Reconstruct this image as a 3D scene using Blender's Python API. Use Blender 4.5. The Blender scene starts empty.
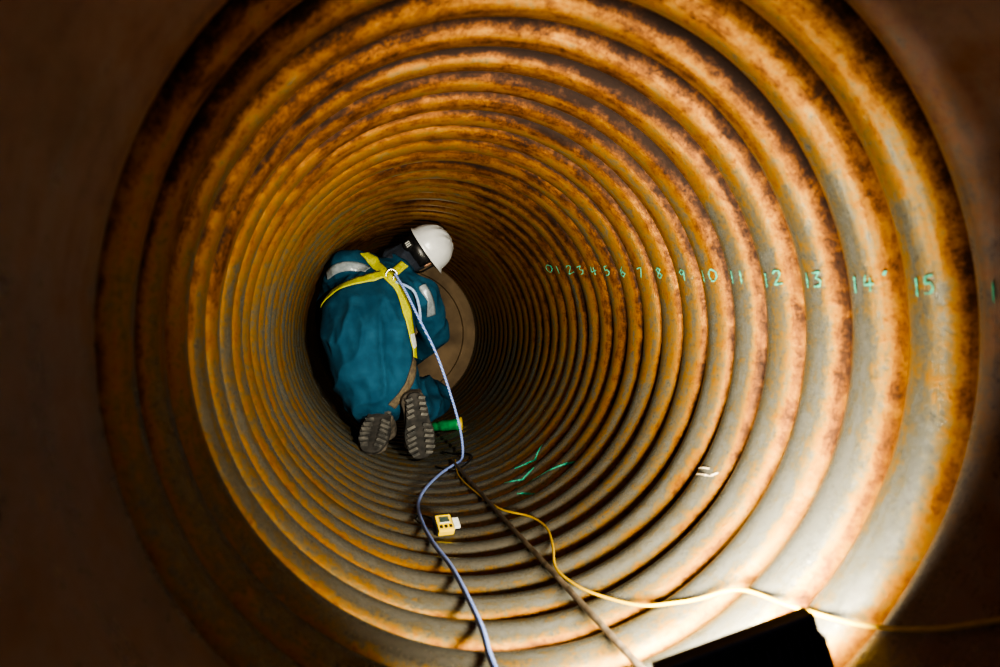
import bpy, bmesh, math, random
from mathutils import Vector, Matrix, noise
from mathutils.bvhtree import BVHTree
random.seed(4)
S = bpy.context.scene
COL = S.collection
AX = 0.312      # pipe axis x
R = 0.60        # crest (inner) radius
PITCH = 0.136
Y0 = 0.94       # centre of convolution "15"
H = 0.085       # groove depth
YCUFF = Y0 - .5*PITCH
YEND = Y0 + 32.5*PITCH

# ------------------------------------------------------------ helpers
def link(o, parent=None):
    COL.objects.link(o)
    if parent: o.parent = parent
    return o
def mesh_obj(name, verts, faces, mat=None, parent=None, smooth=True):
    me = bpy.data.meshes.new(name)
    me.from_pydata([tuple(v) for v in verts], [], faces)
    me.validate(); me.update()
    if mat: me.materials.append(mat)
    if smooth:
        for p in me.polygons: p.use_smooth = True
    return link(bpy.data.objects.new(name, me), parent)
def empty(name, loc=(0,0,0)):
    e = bpy.data.objects.new(name, None); e.location = loc; e.empty_display_size = .1
    return link(e)
def new_mat(name):
    m = bpy.data.materials.new(name); m.use_nodes = True
    nt = m.node_tree
    return m, nt, nt.nodes['Principled BSDF']
def N(nt, t, **kw):
    n = nt.nodes.new(t)
    for k, v in kw.items(): setattr(n, k, v)
    return n
def ramp(nt, stops):
    r = N(nt, 'ShaderNodeValToRGB'); e = r.color_ramp.elements
    while len(e) > 1: e.remove(e[0])
    e[0].position = stops[0][0]; e[0].color = (*stops[0][1], 1)
    for p, c in stops[1:]:
        x = e.new(p); x.color = (*c, 1)
    return r
def math_n(nt, op, a, b=None, clamp=False):
    n = N(nt, 'ShaderNodeMath', operation=op); n.use_clamp = clamp
    for i, v in enumerate((a, b)):
        if v is None: continue
        if isinstance(v, (int, float)): n.inputs[i].default_value = v
        else: nt.links.new(v, n.inputs[i])
    return n.outputs[0]
def simple_mat(name, c1, c2, scale=30, rough=.6, metal=0, bump=.15, detail=6, mapping=(1,1,1), spec=.5):
    m, nt, b = new_mat(name)
    tc = N(nt, 'ShaderNodeTexCoord'); mp = N(nt, 'ShaderNodeMapping'); mp.inputs['Scale'].default_value = mapping
    nt.links.new(tc.outputs['Object'], mp.inputs['Vector'])
    n = N(nt, 'ShaderNodeTexNoise'); n.inputs['Scale'].default_value = scale; n.inputs['Detail'].default_value = detail
    nt.links.new(mp.outputs[0], n.inputs['Vector'])
    r = ramp(nt, [(.35, c1), (.68, c2)])
    nt.links.new(n.outputs['Fac'], r.inputs[0]); nt.links.new(r.outputs[0], b.inputs['Base Color'])
    b.inputs['Roughness'].default_value = rough; b.inputs['Metallic'].default_value = metal
    b.inputs['Specular IOR Level'].default_value = spec
    if bump:
        bp = N(nt, 'ShaderNodeBump'); bp.inputs['Strength'].default_value = bump; bp.inputs['Distance'].default_value = .004
        nt.links.new(n.outputs['Fac'], bp.inputs['Height']); nt.links.new(bp.outputs[0], b.inputs['Normal'])
    return m

# ------------------------------------------------------------ pipe material
def pipe_material():
    m, nt, b = new_mat('rusty_steel')
    L = nt.links.new
    tc = N(nt, 'ShaderNodeTexCoord')
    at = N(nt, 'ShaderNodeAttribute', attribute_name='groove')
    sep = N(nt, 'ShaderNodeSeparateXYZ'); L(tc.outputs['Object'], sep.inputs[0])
    def noise_tex(scale, mapping, detail=8, rough=.6, dist=0):
        mp = N(nt, 'ShaderNodeMapping'); mp.inputs['Scale'].default_value = mapping
        L(tc.outputs['Object'], mp.inputs['Vector'])
        n = N(nt, 'ShaderNodeTexNoise'); n.inputs['Scale'].default_value = scale
        n.inputs['Detail'].default_value = detail; n.inputs['Roughness'].default_value = rough
        n.inputs['Distortion'].default_value = dist
        L(mp.outputs[0], n.inputs['Vector']); return n.outputs['Fac']
    big = noise_tex(1.6, (1, .6, 1), 4)
    streak = noise_tex(1.6, (1, 18, 1), 8, .6)
    mid = noise_tex(20, (1, 1.4, 1), 12, .8, .2)
    fine = noise_tex(110, (1, 1, 1), 8, .8)
    # rust amount; in the grooves it also paints in shade to darken the gaps
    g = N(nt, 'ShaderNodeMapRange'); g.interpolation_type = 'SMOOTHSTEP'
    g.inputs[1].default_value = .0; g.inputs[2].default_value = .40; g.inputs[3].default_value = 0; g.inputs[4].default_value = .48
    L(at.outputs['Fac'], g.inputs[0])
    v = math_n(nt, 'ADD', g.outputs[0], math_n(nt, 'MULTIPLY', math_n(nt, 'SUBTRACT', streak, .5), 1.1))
    v = math_n(nt, 'ADD', v, math_n(nt, 'MULTIPLY', math_n(nt, 'SUBTRACT', big, .5), .9))
    v = math_n(nt, 'ADD', v, math_n(nt, 'MULTIPLY', math_n(nt, 'SUBTRACT', mid, .5), 1.5))
    v = math_n(nt, 'ADD', v, math_n(nt, 'MULTIPLY', math_n(nt, 'SUBTRACT', fine, .5), .9))
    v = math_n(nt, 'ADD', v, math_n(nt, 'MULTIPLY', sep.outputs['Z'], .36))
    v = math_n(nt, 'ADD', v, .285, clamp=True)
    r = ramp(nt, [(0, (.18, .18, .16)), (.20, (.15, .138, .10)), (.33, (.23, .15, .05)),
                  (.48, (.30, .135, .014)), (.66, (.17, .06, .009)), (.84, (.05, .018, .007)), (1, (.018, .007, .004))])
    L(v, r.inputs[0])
    # dark specks / mill scale
    sp = ramp(nt, [(.34, (.35, .32, .3)), (.47, (1, 1, 1))])
    L(fine, sp.inputs[0])
    mx = N(nt, 'ShaderNodeMix', data_type='RGBA', blend_type='MULTIPLY'); mx.inputs[0].default_value = .7
    L(r.outputs[0], mx.inputs[6]); L(sp.outputs[0], mx.inputs[7])
    # bare smooth cuff near the mouth : greyer, purplish
    cf = N(nt, 'ShaderNodeMapRange'); cf.inputs[1].default_value = .76; cf.inputs[2].default_value = .88
    cf.inputs[3].default_value = .85; cf.inputs[4].default_value = 0
    L(sep.outputs['Y'], cf.inputs[0])
    cr = ramp(nt, [(.3, (.10, .085, .11)), (.52, (.22, .18, .215)), (.68, (.17, .09, .07))])
    L(noise_tex(4, (1, .7, 1), 8, .65), cr.inputs[0])
    mx2 = N(nt, 'ShaderNodeMix', data_type='RGBA'); L(cf.outputs[0], mx2.inputs[0])
    L(mx.outputs[2], mx2.inputs[6]); L(cr.outputs[0], mx2.inputs[7])
    L(mx2.outputs[2], b.inputs['Base Color'])
    rr = N(nt, 'ShaderNodeMapRange'); rr.inputs[3].default_value = .23; rr.inputs[4].default_value = .62
    L(v, rr.inputs[0]); L(rr.outputs[0], b.inputs['Roughness'])
    b.inputs['Metallic'].default_value = .62
    bp = N(nt, 'ShaderNodeBump'); bp.inputs['Strength'].default_value = .55; bp.inputs['Distance'].default_value = .0035
    h = math_n(nt, 'ADD', math_n(nt, 'MULTIPLY', fine, .5), mid)
    L(h, bp.inputs['Height']); L(bp.outputs[0], b.inputs['Normal'])
    return m
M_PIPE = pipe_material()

def groove(y):
    """0 on a crest, 1 in a groove, and the radius there"""
    if y < YCUFF:
        t = min(1, (YCUFF-y)/.06); g = 1-math.sqrt(max(0, 1-(1-t)**2))
        return max(.1, g), R + H*g
    if y > YEND: return .3, R
    ph = ((y - Y0)/PITCH + .5) % 1.0
    u = abs(2*ph - 1)
    p = 2.1
    g = 1 - max(0, 1 - u**p)**(1/p)
    return g, R + H*g
def surf(y, phi, off=0):
    r = groove(y)[1] - off
    return Vector((AX + r*math.cos(phi), y, r*math.sin(phi)))
def floor_pt(x, y, off):
    r = R - off
    return Vector((x, y, -math.sqrt(r*r - (x-AX)**2)))

# ------------------------------------------------------------ pipe mesh
def build_pipe():
    ys = []
    y = -0.7
    while y < YCUFF - .07: ys.append(y); y += .05
    for t in (.06, .05, .04, .03, .022, .015, .009, .004, .001): ys.append(YCUFF-t)
    n = int(round((YEND - YCUFF)/PITCH))
    us = [0, .008, .03, .07, .13, .21, .3, .4, .5, .6, .7, .79, .87, .93, .97, .992]
    for k in range(n):
        for u in us: ys.append(YCUFF + (k+u)*PITCH)
    ys.append(YEND)
    SEG = 288
    V, F, G = [], [], []
    for y in ys:
        g, r = groove(y + (1e-5 if abs(y-YCUFF) < 1e-6 else 0))
        for s in range(SEG):
            a = 2*math.pi*s/SEG
            w = .0025*noise.noise(Vector((math.cos(a)*2, math.sin(a)*2, y*5)))
            V.append((AX+(r+w)*math.cos(a), y + .006*noise.noise(Vector((math.cos(a)*1.3, math.sin(a)*1.3, y*2))), (r+w)*math.sin(a)))
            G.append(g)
    for i in range(len(ys)-1):
        for s in range(SEG):
            t = (s+1) % SEG
            F.append((i*SEG+s, (i+1)*SEG+s, (i+1)*SEG+t, i*SEG+t))
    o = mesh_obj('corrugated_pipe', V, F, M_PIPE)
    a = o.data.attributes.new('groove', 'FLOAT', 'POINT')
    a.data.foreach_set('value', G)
    return o
pipe = build_pipe()

# end plate
M_PLATE = simple_mat('brown_plate', (.08, .05, .025), (.20, .135, .075), 5, .7, .1, .4)
bm = bmesh.new()
prev = None
rings = [(.0, YEND-.02), (.2, YEND-.02), (.45, YEND-.02), (.50, YEND-.02), (.505, YEND-.045), (.535, YEND-.045), (.54, YEND-.01), (.68, YEND-.01)]
vs = []
for r, y in rings[1:]:
    vs.append([bm.verts.new((AX+r*math.cos(2*math.pi*i/96), y, r*math.sin(2*math.pi*i/96))) for i in range(96)])
c = bm.verts.new((AX, YEND-.02, 0))
for i in range(96):
    bm.faces.new((c, vs[0][i], vs[0][(i+1) % 96]))
    for k in range(len(vs)-1):
        bm.faces.new((vs[k][i], vs[k+1][i], vs[k+1][(i+1) % 96], vs[k][(i+1) % 96]))
me = bpy.data.meshes.new('end_plate'); bm.to_mesh(me); bm.free(); me.materials.append(M_PLATE)
link(bpy.data.objects.new('end_plate', me))

# ------------------------------------------------------------ chalk writing
DIG = {
 '0': [[(.5,1),(.15,.8),(.1,.4),(.3,.05),(.6,0),(.9,.3),(.9,.7),(.5,1)]],
 '1': [[(.5,1),(.45,0)]],
 '2': [[(.1,.8),(.35,1),(.75,.95),(.8,.65),(.1,.02),(.95,.05)]],
 '3': [[(.1,.95),(.8,.95),(.4,.6),(.85,.4),(.7,.05),(.1,.05)]],
 '4': [[(.35,1),(.1,.4),(.95,.42)],[(.7,.8),(.62,0)]],
 '5': [[(.9,1),(.3,.97)],[(.3,.97),(.22,.58),(.7,.6),(.85,.3),(.6,.03),(.1,.06)]],
 '6': [[(.75,1),(.25,.6),(.15,.2),(.5,0),(.85,.25),(.6,.5),(.2,.35)]],
 '7': [[(.1,.95),(.85,1),(.4,0)]],
 '8': [[(.5,.55),(.15,.8),(.5,1),(.85,.8),(.5,.55),(.1,.25),(.5,0),(.9,.25),(.5,.55)]],
 '9': [[(.85,.7),(.5,.5),(.15,.75),(.5,1),(.85,.8),(.7,0)]],
 "'": [[(.3,1.1),(.15,.85)]],
}
def strokes_mesh(name, strokes, mat, width, off=.002, parent=None):
    """strokes are lists of (y, phi) points laid on the pipe wall"""
    V, F = [], []
    for st in strokes:
        P = []
        for (a, b) in zip(st[:-1], st[1:]):
            L = math.hypot(b[0]-a[0], (b[1]-a[1])*R); n = max(1, int(L/.003))
            for i in range(n): P.append((a[0]+(b[0]-a[0])*i/n, a[1]+(b[1]-a[1])*i/n))
        P.append(st[-1])
        base = len(V)
        for i, p in enumerate(P):
            q0 = P[max(0, i-1)]; q1 = P[min(len(P)-1, i+1)]
            t = Vector((q1[0]-q0[0], (q1[1]-q0[1])*R)); t.normalize()
            nrm = Vector((-t.y, t.x))
            w = width*(.8+.8*noise.noise(Vector((p[0]*200, p[1]*90, 0))))/2
            for s in (-1, 1):
                V.append(surf(p[0]+nrm.x*w*s, p[1]+nrm.y*w*s/R, off+.0015))
        for i in range(len(P)-1):
            F.append((base+2*i, base+2*i+1, base+2*i+3, base+2*i+2))
    return mesh_obj(name, V, F, mat, parent)
M_CHALK = simple_mat('green_chalk', (.015, .18, .12), (.035, .44, .30), 160, .9, 0, .1)
strokes = []
for m in range(-1, 16):
    txt = str(15-m)
    if m == 1: txt = "14'"
    phi0 = math.radians(6.0 + 1.42*m)
    yc = Y0 + m*PITCH - .010 - .0018*max(0, m)
    h = (.030 + .0005*max(0, m))/R
    cw = .018 + .0006*max(0, m); gap = .007
    tot = 2*cw+gap if len(txt) > 1 else cw
    for i, ch in enumerate(txt):
        jx = random.uniform(-.003, .003); jp = random.uniform(-.004, .004)
        for st in DIG[ch]:
            strokes.append([(yc + tot/2 - i*(cw+gap) - u*cw + jx, phi0 + v*h + jp) for u, v in st])
strokes_mesh('chalk_ring_numbers', strokes, M_CHALK, .0036)
d = math.radians
strokes = [[(2.37, d(-72)), (2.31, d(-64)), (2.29, d(-55)), (2.24, d(-45))],
           [(2.43, d(-69)), (2.40, d(-63)), (2.42, d(-57))],
           [(2.27, d(-68)), (2.24, d(-62)), (2.20, d(-60))],
           [(2.55, d(-62)), (2.53, d(-54)), (2.57, d(-48))]]
strokes_mesh('chalk_floor_marks', strokes, M_CHALK, .008)
M_WCH = simple_mat('white_chalk', (.35, .26, .15), (.60, .53, .42), 120, .9)
strokes_mesh('chalk_tick', [[(1.49, d(-35)), (1.45, d(-34)), (1.44, d(-32.5))], [(1.50, d(-33.5)), (1.46, d(-32.6))]], M_WCH, .005)

# ------------------------------------------------------------ tubes / cords
def curve_obj(name, pts, rad, mat, parent=None, cyclic=False, res=8):
    cu = bpy.data.curves.new(name, 'CURVE'); cu.dimensions = '3D'
    cu.bevel_depth = rad; cu.bevel_resolution = 4; cu.resolution_u = res; cu.use_fill_caps = True
    sp = cu.splines.new('NURBS'); sp.points.add(len(pts)-1)
    for p, q in zip(sp.points, pts): p.co = (*q, 1)
    sp.order_u = 3; sp.use_endpoint_u = not cyclic; sp.use_cyclic_u = cyclic
    cu.materials.append(mat)
    return link(bpy.data.objects.new(name, cu), parent)
def smooth_path(pts, n=8):
    P = [Vector(p) for p in pts]; out = []
    for i in range(len(P)-1):
        a = P[max(0, i-1)]; b = P[i]; c = P[i+1]; e = P[min(len(P)-1, i+2)]
        for k in range(n):
            t = k/n
            out.append(.5*((2*b)+(-a+c)*t+(2*a-5*b+4*c-e)*t*t+(-a+3*b-3*c+e)*t**3))
    out.append(P[-1]); return out

M_ROPE, nt, b = new_mat('blue_white_rope')
tc = N(nt, 'ShaderNodeTexCoord'); w = N(nt, 'ShaderNodeTexWave', wave_type='BANDS', bands_direction='DIAGONAL')
w.inputs['Scale'].default_value = 60; w.inputs['Distortion'].default_value = 3
nt.links.new(tc.outputs['Object'], w.inputs['Vector'])
r = ramp(nt, [(.45, (.05, .14, .55)), (.85, (.42, .50, .78))]); nt.links.new(w.outputs['Fac'], r.inputs[0])
nt.links.new(r.outputs[0], b.inputs['Base Color']); b.inputs['Roughness'].default_value = .75
M_YCORD = simple_mat('yellow_cord', (.50, .31, .01), (.62, .40, .015), 40, .45, 0, .05)
M_ROD = simple_mat('dull_steel_rod', (.09, .07, .05), (.24, .19, .14), 30, .45, .4, .3)
M_BLACK = simple_mat('black_plastic', (.006, .006, .007), (.016, .016, .018), 60, .4, 0, .05)
M_ALU = simple_mat('black_anodised_metal', (.05, .05, .055), (.09, .09, .095), 60, .35, .4, .05)

# rope from harness D ring, across the pipe floor to the mouth
rope = [Vector((.165, 3.24, .285)), Vector((.21, 3.17, .20)), Vector((.27, 3.13, .07)), Vector((.35, 3.14, -.09)), Vector((.415, 3.15, -.27)),
        Vector((.465, 3.14, -.45))]
rope += [floor_pt(x, y, .009) for x, y in [(.465, 3.06), (.40, 2.93), (.331, 2.80), (.24, 2.52), (.194, 2.28), (.186, 2.05), (.198, 1.85), (.222, 1.68), (.232, 1.52), (.237, 1.31), (.23, 1.16), (.24, .9), (.26, .5), (.28, .1)]]
curve_obj('safety_rope', smooth_path(rope, 5), .0060, M_ROPE)
# yellow extension cord
yc = [(.43, 3.05), (.40, 2.75), (.415, 2.45), (.452, 2.15), (.51, 1.98), (.522, 1.84), (.50, 1.70), (.469, 1.57), (.478, 1.45), (.504, 1.356), (.549, 1.25), (.60, 1.19), (.63, 1.157), (.679, 1.10),
      (.698, .984), (.722, .854), (.7525, .76), (.785, .689), (.82, .6), (.84, .4), (.84, .1)]
curve_obj('yellow_extension_cord', smooth_path([floor_pt(x, y, .006) for x, y in yc], 5), .0033, M_YCORD)
# long rod lying on the crests
rd = [floor_pt(.412, 3.05, .010), floor_pt(.43, 2.3, .010), floor_pt(.448, 1.7, .010), floor_pt(.467, 1.085, .010), floor_pt(.482, .6, .010)]
rod = curve_obj('steel_rod', rd, .0070, M_ROD)
bc = [floor_pt(x, y, .006) for x, y in [(.33, 2.98), (.36, 2.90), (.40, 2.86), (.45, 2.90), (.50, 3.0), (.49, 3.12), (.44, 3.2), (.40, 3.3)]]
curve_obj('black_cable', smooth_path(bc, 5), .004, M_BLACK)

# ------------------------------------------------------------ work light
def box(bm, c, s, mat=Matrix.Identity(3)):
    vs = []
    for x in (-1, 1):
        for y in (-1, 1):
            for z in (-1, 1):
                vs.append(bm.verts.new(mat @ Vector((c[0]+x*s[0]/2, c[1]+y*s[1]/2, c[2]+z*s[2]/2))))
    for f in [(0,1,3,2),(4,6,7,5),(0,4,5,1),(2,3,7,6),(0,2,6,4),(1,5,7,3)]:
        bm.faces.new([vs[i] for i in f])
def bm_obj(name, bm, mat, parent=None, bevel=0, smooth=False):
    me = bpy.data.meshes.new(name)
    bmesh.ops.recalc_face_normals(bm, faces=bm.faces)
    bm.to_mesh(me); bm.free(); me.materials.append(mat)
    if smooth:
        for p in me.polygons: p.use_smooth = True
    o = link(bpy.data.objects.new(name, me), parent)
    if bevel:
        md = o.modifiers.new('b', 'BEVEL'); md.width = bevel; md.segments = 2
    return o
wl = empty('led_work_light', (.500, .80, -.459)); wl.rotation_euler = (math.radians(0), math.radians(-17), math.radians(-6))
bm = bmesh.new(); box(bm, (0, 0, 0), (.225, .028, .116)); bm_obj('housing', bm, M_BLACK, wl, .003)
bm = bmesh.new()
for i in range(15): box(bm, (-.105+i*.015, -.021, -.004), (.004, .016, .092))
bm_obj('cooling_fins', bm, M_ALU, wl, .001)
bm = bmesh.new()
for x in (-.115, .115): box(bm, (x, -.004, -.005), (.006, .022, .06))
box(bm, (0, -.012, .058), (.222, .006, .004))
bm_obj('stand_brackets', bm, M_ALU, wl, .001)
M_LED, nt, b = new_mat('led_diffuser'); b.inputs['Base Color'].default_value = (.9, .9, .85, 1)
b.inputs['Emission Color'].default_value = (1, .95, .82, 1); b.inputs['Emission Strength'].default_value = 3
bm = bmesh.new(); box(bm, (0, .0155, 0), (.205, .003, .084)); bm_obj('diffuser', bm, M_LED, wl, .001)
def area(name, loc, target, sx, sy, energy, col, spread=180, parent=None):
    l = bpy.data.lights.new(name, 'AREA'); l.shape = 'RECTANGLE'; l.size = sx; l.size_y = sy
    l.energy = energy; l.color = col; l.spread = math.radians(spread)
    o = link(bpy.data.objects.new(name, l)); o.location = loc
    o.rotation_euler = (Vector(target)-Vector(loc)).to_track_quat('-Z', 'Y').to_euler()
    return o
area('work_light_beam', (.50, .84, -.44), (.78, 2.0, -.06), .19, .08, 33, (1, .91, .70), 148)
# added fill spot, out of view beside the camera, to brighten the worker
l = bpy.data.lights.new('worker_fill_spot', 'SPOT'); l.energy = 300; l.spot_size = math.radians(41); l.spot_blend = 1
l.shadow_soft_size = .03; l.color = (1, .93, .76)
o = link(bpy.data.objects.new('worker_fill_spot', l)); o.location = (.52, .05, .24)
o.rotation_euler = (Vector((.12, 3.2, 0.05))-o.location).to_track_quat('-Z', 'Y').to_euler()

# ------------------------------------------------------------ gas detector on the floor
M_YEL = simple_mat('yellow_plastic', (.60, .42, .01), (.70, .50, .02), 30, .4, 0, .05)
M_WHT = simple_mat('white_label', (.40, .42, .42), (.56, .57, .56), 60, .5, 0, .02)
M_SCR = simple_mat('grey_screen', (.03, .05, .045), (.06, .08, .07), 60, .2, 0, 0)
gd = empty('gas_detector', (.248, 2.0, -.577)); gd.rotation_euler = (math.radians(34), 0, math.radians(10)); gd.scale = (.82, .82, .82)
bm = bmesh.new(); box(bm, (0, 0, 0), (.062, .078, .03)); bm_obj('body', bm, M_YEL, gd, .006)
bm = bmesh.new(); box(bm, (0, .012, .016), (.036, .026, .004)); bm_obj('screen', bm, M_SCR, gd, .001)
bm = bmesh.new()
for x in (-.018, 0, .018): box(bm, (x, -.02, .016), (.011, .011, .005))
box(bm, (-.033, 0, 0), (.008, .07, .026)); box(bm, (0, .041, 0), (.05, .008, .026)); bm_obj('buttons_and_bumper', bm, M_BLACK, gd, .001)
bm = bmesh.new(); box(bm, (.045, .0, .004), (.024, .045, .012)); box(bm, (0, -.002, .016), (.04, .004, .004)); bm_obj('clip', bm, M_WHT, gd, .002)
lan = [floor_pt(x, y, .004) for x, y in [(.225, 1.98), (.19, 2.03), (.17, 2.10), (.20, 2.15), (.23, 2.10), (.24, 2.04)]]
curve_obj('detector_lanyard', smooth_path(lan), .0022, M_BLACK)

# green torch on the floor beyond the boots
M_GRN = simple_mat('green_plastic', (.01, .16, .05), (.02, .28, .09), 30, .4, 0, .05)
def lathe(name, prof, mat, parent, seg=32):
    V, F = [], []
    for x, r in prof:
        for i in range(seg):
            a = 2*math.pi*i/seg; V.append((x, r*math.cos(a), r*math.sin(a)))
    n = len(prof)
    for k in range(n-1):
        for i in range(seg):
            j = (i+1) % seg; F.append((k*seg+i, k*seg+j, (k+1)*seg+j, (k+1)*seg+i))
    F.append(tuple(range(seg))); F.append(tuple((n-1)*seg+i for i in range(seg)))
    return mesh_obj(name, V, F, mat, parent)
to = empty('green_flashlight', (.505, 3.80, -.525)); to.rotation_euler = (0, math.radians(-6), math.radians(-12))
lathe('barrel', [(-.10, .001), (-.098, .026), (-.05, .028), (-.045, .031), (.03, .031), (.035, .034), (.06, .036), (.062, .03)], M_GRN, to)
lathe('head', [(.055, .034), (.058, .040), (.070, .041), (.072, .036), (.068, .03), (.067, .001)], M_YEL, to)

# ================================================================= WORKER
worker = empty('worker', (.12, 3.3, -.3))
def wparent(o):
    o.parent = worker; o.matrix_parent_inverse = Matrix.Translation(worker.location).inverted(); return o

def remeshed(name, blobs, voxel, smooth_it, mat, fold=0, fold_scale=9):
    """blobs: list of chains [(pos, (rx,ry,rz)) ...]; union of densely spaced ellipsoids fused into one skin"""
    bm = bmesh.new()
    for chain in blobs:
        pts = []
        if len(chain) == 1: pts = chain
        for (a, ra), (b_, rb) in zip(chain[:-1], chain[1:]):
            a = Vector(a); b_ = Vector(b_); ra = Vector(ra); rb = Vector(rb)
            L = (b_-a).length; n = max(1, int(L/(min(min(ra), min(rb))*.22)))
            for i in range(n+1): t = i/n; pts.append((a.lerp(b_, t), ra.lerp(rb, t)))
        for p, r in pts:
            r = Vector(r)
            mm = Matrix.Translation(Vector(p)) @ Matrix.Diagonal((r.x, r.y, r.z, 1))
            bmesh.ops.create_icosphere(bm, subdivisions=3 if max(r) > .03 else 2, radius=1, matrix=mm)
    me = bpy.data.meshes.new(name); bm.to_mesh(me); bm.free()
    o = link(bpy.data.objects.new(name, me))
    md = o.modifiers.new('r', 'REMESH'); md.mode = 'VOXEL'; md.voxel_size = voxel
    if smooth_it:
        ms = o.modifiers.new('s', 'SMOOTH'); ms.factor = .5; ms.iterations = smooth_it
    dg = bpy.context.evaluated_depsgraph_get(); dg.update()
    nm = bpy.data.meshes.new_from_object(o.evaluated_get(dg))
    bpy.data.objects.remove(o)
    if fold:
        co = []
        for v in nm.vertices:
            p = v.co.copy(); n = v.normal
            wq = noise.noise_vector(p*fold_scale*.4)*.35
            # long soft folds that run down and across the cloth, plus small creases
            q = Vector((p.x*fold_scale*.95 + p.z*fold_scale*.25, p.y*fold_scale*.5, p.z*fold_scale*.42 - p.x*fold_scale*.2)) + wq
            a = (1-abs(noise.noise(q))*2.8); a = max(a, -.2)
            b2 = 1-abs(noise.noise(q*2.3+Vector((5, 3, 1))))*2.6
            co.append(p + n*(fold*(a*abs(a) + b2*.25 - .4)))
        for v, c2 in zip(nm.vertices, co): v.co = c2
    for p in nm.polygons: p.use_smooth = True
    nm.materials.clear(); nm.materials.append(mat); nm.name = name
    return link(bpy.data.objects.new(name, nm))
def u3(r): return (r, r, r)

M_COV = simple_mat('teal_coverall', (.010, .045, .085), (.018, .068, .118), 14, .85, 0, .25, 8, spec=.15)
M_NAVY = simple_mat('navy_cloth', (.006, .009, .018), (.014, .02, .035), 20, .9, 0, .2)
M_SKIN = simple_mat('skin', (.42, .23, .15), (.5, .29, .2), 30, .5, 0, .05)
M_HAIR = simple_mat('black_hair', (.006, .005, .004), (.016, .012, .01), 90, .5, 0, .5)

body_chains = [
 [((.10, 3.28, -.31), (.19, .16, .12)), ((.065, 3.26, -.18), (.21, .18, .14)), ((.045, 3.29, -.02), (.225, .18, .15)),
  ((.055, 3.35, .11), (.23, .17, .14)), ((.09, 3.42, .21), (.22, .15, .12)), ((.13, 3.48, .29), (.16, .12, .10)), ((.20, 3.52, .35), (.08, .08, .07))],
 # shoulders and arms
 [((.10, 3.48, .28), u3(.11)), ((-.055, 3.47, .32), u3(.10)), ((-.165, 3.70, .10), (.072, .075, .075)), ((-.02, 3.93, -.13), u3(.05))],
 [((.14, 3.46, .25), u3(.11)), ((.30, 3.42, .19), u3(.098)), ((.395, 3.60, .0), u3(.072)), ((.25, 3.93, -.20), u3(.05))],
 # legs
 [((.18, 3.30, -.31), u3(.125)), ((.385, 3.52, -.33), u3(.092)), ((.345, 3.42, -.36), u3(.078)), ((.275, 3.20, -.365), u3(.066))],
 [((.03, 3.32, -.31), u3(.125)), ((.07, 3.66, -.43), u3(.088)), ((.09, 3.50, -.43), u3(.078)), ((.115, 3.30, -.40), u3(.064))],
]
body = wparent(remeshed('coverall_body', body_chains, .0095, 4, M_COV, .020, 7.0))
dg = bpy.context.evaluated_depsgraph_get(); dg.update()
bvh = BVHTree.FromPolygons([v.co.copy() for v in body.data.vertices], [tuple(p.vertices) for p in body.data.polygons])

def strap(name, pts, width, mat, off=.005, thick=.003):
    """webbing laid on the back of the coverall; pts are (x, z)"""
    P = smooth_path([(p[0], 0, p[1]) for p in pts], 10)
    S3 = []
    for p in P:
        loc, nr, i, dd = bvh.ray_cast(Vector((p.x, 2.4, p.z)), Vector((0, 1, 0)))
        if loc is None: 
            loc, nr, i, dd = bvh.find_nearest(Vector((p.x, 3.4, p.z)))
        S3.append((loc, nr))
    for _ in range(3):
        S3 = [((S3[max(0, i-1)][0]+S3[i][0]*2+S3[min(len(S3)-1, i+1)][0])/4, (S3[max(0, i-1)][1]+S3[i][1]+S3[min(len(S3)-1, i+1)][1]).normalized()) for i in range(len(S3))]
    V, F = [], []
    for i, (l_, n_) in enumerate(S3):
        t = (S3[min(len(S3)-1, i+1)][0]-S3[max(0, i-1)][0]).normalized()
        s = t.cross(n_).normalized()
        for k in (-2, -1, 0, 1, 2):
            q = l_ + s*k*width/4
            lo, nn, ii, dd = bvh.find_nearest(q + n_*.01)
            q2 = lo + nn*off if lo is not None else q
            q = q.lerp(q2, .7) + n_*off*.6
            V.append(q)
    for i in range(len(S3)-1):
        for k in range(4): F.append((5*i+k, 5*i+k+1, 5*i+k+6, 5*i+k+5))
    o = wparent(mesh_obj(name, V, F, mat))
    md = o.modifiers.new('t', 'SOLIDIFY'); md.thickness = thick; md.offset = 0
    return o
M_HV = simple_mat('hi_vis_webbing', (.34, .36, .01), (.48, .48, .02), 90, .6, 0, .2)
M_REF = simple_mat('reflective_tape', (.18, .22, .25), (.30, .34, .38), 50, .35, .2, .05)
M_BRN = simple_mat('brown_webbing', (.06, .045, .03), (.11, .085, .05), 60, .8, 0, .2)
strap('harness_strap_left', [(.125, .29), (.05, .265), (-.05, .235), (-.13, .19), (-.185, .13)], .060, M_HV, .008)
strap('harness_strap_top', [(.02, .40), (.07, .35), (.125, .29), (.17, .235)], .054, M_HV, .008)
strap('harness_strap_right', [(.14, .285), (.185, .21), (.21, .13), (.225, .04), (.245, -.05), (.25, -.12)], .054, M_HV, .008)
strap('harness_strap_shoulder', [(.22, .35), (.18, .31), (.13, .275)], .046, M_HV, .008)
strap('harness_label', [(.232, .0), (.246, -.07)], .040, M_WHT, .012)
strap('thigh_strap', [(.25, -.12), (.235, -.2), (.20, -.27), (.14, -.34)], .04, M_BRN)
strap('reflective_band_left_shoulder', [(-.16, .29), (-.10, .325), (-.02, .33), (.04, .31)], .048, M_REF)
strap('reflective_band_right_arm', [(.30, .24), (.335, .18), (.355, .09)], .05, M_REF)
M_STEEL = simple_mat('bright_steel', (.45, .45, .45), (.6, .6, .6), 30, .25, .9, .02)
loc, nr, ii, dd = bvh.ray_cast(Vector((.15, 2.4, .28)), Vector((0, 1, 0)))
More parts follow.
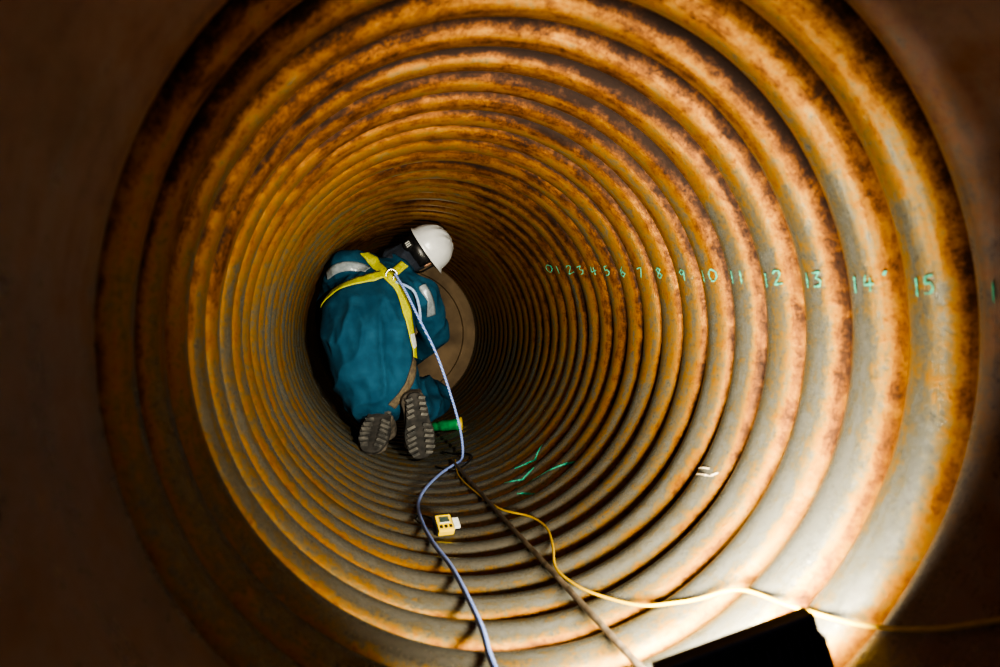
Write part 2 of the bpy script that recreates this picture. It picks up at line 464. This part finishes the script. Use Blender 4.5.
dc = (loc if loc else Vector((.15, 3.3, .28))) + Vector((0, -.018, 0))
ring = [dc + Vector((.028*math.cos(a), -.004*math.sin(a), .032*math.sin(a))) for a in [2*math.pi*i/12 for i in range(12)]]
wparent(curve_obj('harness_d_ring', ring, .005, M_STEEL, None, True))
ring = [dc + Vector((.02+.014*math.cos(a), -.014, -.03+.035*math.sin(a))) for a in [2*math.pi*i/12 for i in range(12)]]
wparent(curve_obj('carabiner', ring, .004, M_STEEL, None, True))
M_LBLUE = simple_mat('pale_blue_webbing', (.16, .26, .50), (.35, .45, .62), 80, .7, 0, .2)
wparent(curve_obj('shock_lanyard', smooth_path([dc+Vector((.02, -.02, -.03)), Vector((.25, 3.24, .21)), Vector((.28, 3.24, .13)), Vector((.285, 3.22, .05))]), .007, M_LBLUE))

# ---- head with helmet (local frame: Z crown, Y face)
def frame(zdir, ydir, origin):
    z = Vector(zdir).normalized(); y = Vector(ydir); y = (y - z*y.dot(z)).normalized(); x = y.cross(z)
    M = Matrix((x, y, z)).transposed().to_4x4(); M.translation = Vector(origin); return M
HM = frame((.74, -.20, .50), (-.15, .75, -.55), (.325, 3.54, .430))
def place(o, M):
    o.data.transform(M); return wparent(o)
hd = [[((0, 0, .03), (.076, .094, .088))], [((0, .035, -.03), (.056, .055, .055)), ((0, .052, -.085), (.036, .034, .028))],
      [((0, .09, .005), (.013, .014, .014)), ((0, .103, -.018), (.016, .017, .013))],  # nose
      [((-.02, .088, -.052), (.012, .010, .006)), ((.02, .088, -.052), (.012, .010, .006))],   # lips
      [((-.02, .086, -.064), (.011, .010, .006)), ((.02, .086, -.064), (.011, .010, .006))],
      [((-.032, .083, .028), (.02, .012, .008))], [((.032, .083, .028), (.02, .012, .008))],     # brows
      [((-.078, -.005, -.005), (.008, .018, .03))], [((.078, -.005, -.005), (.008, .018, .03))], # ears
      [((0, -.02, -.05), u3(.058)), ((0, -.045, -.13), u3(.060))]]
place(remeshed('head', hd, .005, 2, M_SKIN), HM)
hair = [[((0, -.018, .028), (.081, .092, .088))], [((0, -.045, -.03), (.066, .055, .05))]]
place(remeshed('hair', hair, .006, 1, M_HAIR, .002, 60), HM)
M_EYE = simple_mat('eyes', (.02, .012, .01), (.7, .7, .7), 3, .2, 0, 0)
place(remeshed('eyes', [[((-.031, .084, .008), (.012, .008, .008))], [((.031, .084, .008), (.012, .008, .008))]], .003, 0, M_EYE), HM)
# hood worn under the helmet, open at the face
place(remeshed('dark_hood', [[((0, -.022, -.0), (.088, .082, .05)), ((0, -.03, -.06), (.088, .078, .05)), ((0, -.05, -.15), (.092, .092, .055))]], .007, 3, M_NAVY, .006, 20), HM)
# helmet shell
M_HELM = simple_mat('white_helmet', (.48, .50, .52), (.58, .60, .61), 12, .28, 0, .02)
V, F = [], []; seg = 64; rows = 18
def hel(a, t, off=0):
    e = math.pi/2*t
    rx = .120; ry = .144
    rr = math.sin(e)**.92
    rib = .006*(1 if (abs(math.cos(a)*rr*rx) < .014 or abs(abs(math.cos(a)*rr*rx)-.045) < .006) else 0)*(1 if .02 < t < .8 else 0)
    return Vector(((rx+off)*rr*math.cos(a), (ry+off)*rr*math.sin(a), .035+(.128+off+rib)*math.cos(e)))
for k in range(rows+1):
    for i in range(seg): V.append(hel(2*math.pi*i/seg, max(.002, k/rows)))
for i in range(seg):   # brim / gutter
    a = 2*math.pi*i/seg; v = hel(a, 1); pk = max(0, math.sin(a))**3*.048 + .012
    V.append(Vector((v.x*(1+.012/.118), v.y + (pk if math.sin(a) > 0 else -.012*abs(math.sin(a))), v.z-.012-.010*max(0, math.sin(a)))))
for k in range(rows+1):
    for i in range(seg):
        j = (i+1) % seg; F.append((k*seg+i, (k+1)*seg+i, (k+1)*seg+j, k*seg+j))
o = mesh_obj('white_hard_hat', V, F, M_HELM); md = o.modifiers.new('t', 'SOLIDIFY'); md.thickness = .004; md.offset = -1
place(o, HM)
# ratchet band, knob, chin straps
V, F = [], []
for i in range(seg+1):
    a = 2*math.pi*i/seg
    lo = -.045 if math.sin(a) < -.3 else .012
    for z in (lo, .035): V.append((.102*math.cos(a), .118*math.sin(a), z))
for i in range(seg): F.append((2*i, 2*i+1, 2*i+3, 2*i+2))
o = mesh_obj('helmet_ratchet_band', V, F, M_BLACK); md = o.modifiers.new('t', 'SOLIDIFY'); md.thickness = .004; place(o, HM)
bm = bmesh.new(); bmesh.ops.create_cone(bm, cap_ends=True, segments=24, radius1=.032, radius2=.027, depth=.020, matrix=Matrix.Translation((0, -.127, -.030)) @ Matrix.Rotation(math.pi/2, 4, 'X'))
place(bm_obj('ratchet_knob', bm, M_BLACK, None, .002), HM)
bm = bmesh.new()
for k in range(3):
    box(bm, (-.012+.012*k, -.138, -.030), (.005, .003, .026))
place(bm_obj('knob_plain_mark', bm, M_WHT), HM)
for s in (-1, 1):
    o = curve_obj('chin_strap', [HM @ Vector(p) for p in [(s*.10, .01, .03), (s*.088, .02, -.02), (s*.066, .05, -.08), (0, .07, -.118)]], .005, M_BLACK); wparent(o)

# ---- boots
M_BOOT = simple_mat('dusty_boot_leather', (.04, .034, .028), (.12, .10, .08), 26, .85, 0, .5)
M_SOLE = simple_mat('boot_sole_rubber', (.03, .03, .03), (.11, .105, .095), 34, .85, 0, .5)
M_GAP = simple_mat('boot_sole_recess', (.012, .012, .012), (.035, .032, .03), 34, .9, 0, .4)
def boot(name, M):
    M = M @ Matrix.Diagonal((1.42, 1.08, 1.05, 1))
    up = [[((0, .04, .045), (.040, .045, .04)), ((0, .12, .045), (.042, .05, .038)), ((0, .215, .038), (.049, .055, .034)), ((0, .235, .036), (.045, .045, .032))],
          [((0, .045, .05), (.040, .045, .045)), ((0, .05, .12), (.043, .05, .04)), ((0, .045, .20), (.052, .056, .03))],
          [((0, .09, .07), (.036, .05, .035))]]
    place(remeshed(name+'_upper', up, .006, 3, M_BOOT, .004, 22), M)
    V, F = [], []; out = []
    n = 48
    for i in range(n):
        a = 2*math.pi*i/n
        y = .14+.148*math.sin(a); t = (y+.01)/.30
        w = .038 + .014*math.sin(max(0, min(1, (t-.25)/.75))*math.pi*.75) - .006*math.exp(-((t-.42)/.12)**2)
        out.append((w*math.copysign(abs(math.cos(a))**.6, math.cos(a)), y))
    for z in (.018, .004, .0):
        k = 1 if z > 0 else .96
        for x, y in out: V.append((x*k, .14+(y-.14)*k, z))
    for r_ in range(2):
        for i in range(n):
            j = (i+1) % n; F.append((r_*n+i, r_*n+j, (r_+1)*n+j, (r_+1)*n+i))
    F.append(tuple(range(n))); F.append(tuple(2*n+i for i in reversed(range(n))))
    place(mesh_obj(name+'_sole', V, F, M_GAP, smooth=False), M)
    bm = bmesh.new()
    for k in range(11):
        y = .014+k*.0245
        if .095 < y < .120: continue
        t = (y+.01)/.30; w = .030 + .012*math.sin(max(0, min(1, (t-.25)/.75))*math.pi*.75)
        if k >= 10: w *= .8
        for s in (-1, 1):
            rot = Matrix.Rotation(s*.35, 3, 'Z')
            c0 = rot.inverted() @ Vector((s*w*.68, y, -.006))
            box(bm, c0, (w*.75, .013, .016), rot)
    place(bm_obj(name+'_tread', bm, M_SOLE, None, .001), M)
boot('right_boot', frame((-.12, .95, .16), (.15, .12, -1), (.243, 3.05, -.280)))
boot('left_boot', frame((.05, .66, -.60), (-.22, -.62, -.62), (.115, 3.225, -.300)))

# ---- gloved hands
M_GLOVE = simple_mat('work_glove', (.10, .09, .07), (.2, .18, .14), 50, .85, 0, .3)
def hand(name, M, s):
    ch = [[((0, -.03, 0), (.028, .03, .02)), ((0, .02, 0), (.038, .03, .018)), ((0, .06, 0), (.042, .025, .015))]]
    for k, (x, L) in enumerate([(-.031, .072), (-.010, .082), (.011, .077), (.031, .060)]):
        x *= s
        ch.append([((x, .065, 0), u3(.0105)), ((x*1.1, .065+L*.45, -.012), u3(.0098)), ((x*1.1, .065+L*.72, -.034), u3(.009)), ((x*1.05, .065+L*.78, -.056), u3(.008))])
    ch.append([((-.03*s, .0, -.004), u3(.014)), ((-.056*s, .035, -.016), u3(.012)), ((-.05*s, .066, -.034), u3(.0105))])
    return place(remeshed(name, ch, .004, 1, M_GLOVE), M)
hand('left_hand', frame((-.2, .3, .9), (.25, .7, -.5), (.02, 3.99, -.18)), -1)
hand('right_hand', frame((.2, .3, .9), (-.3, .7, -.5), (.215, 3.99, -.24)), 1)

# ------------------------------------------------------------ world / camera
W = bpy.data.worlds.new('dark'); S.world = W; W.use_nodes = True
W.node_tree.nodes['Background'].inputs[0].default_value = (.38, .36, .48, 1)
W.node_tree.nodes['Background'].inputs[1].default_value = .85
cam = bpy.data.cameras.new('camera'); cam.lens = 24.0; cam.sensor_width = 36; cam.clip_start = .02
cam.dof.use_dof = True; cam.dof.focus_distance = 2.9; cam.dof.aperture_fstop = 2.8
co = link(bpy.data.objects.new('camera', cam)); co.location = (0, 0, 0)
co.rotation_euler = (math.radians(90), 0, math.radians(-11.86))
S.camera = co
S.view_settings.view_transform = 'AgX'
S.view_settings.look = 'AgX - High Contrast'
S.view_settings.exposure = .42
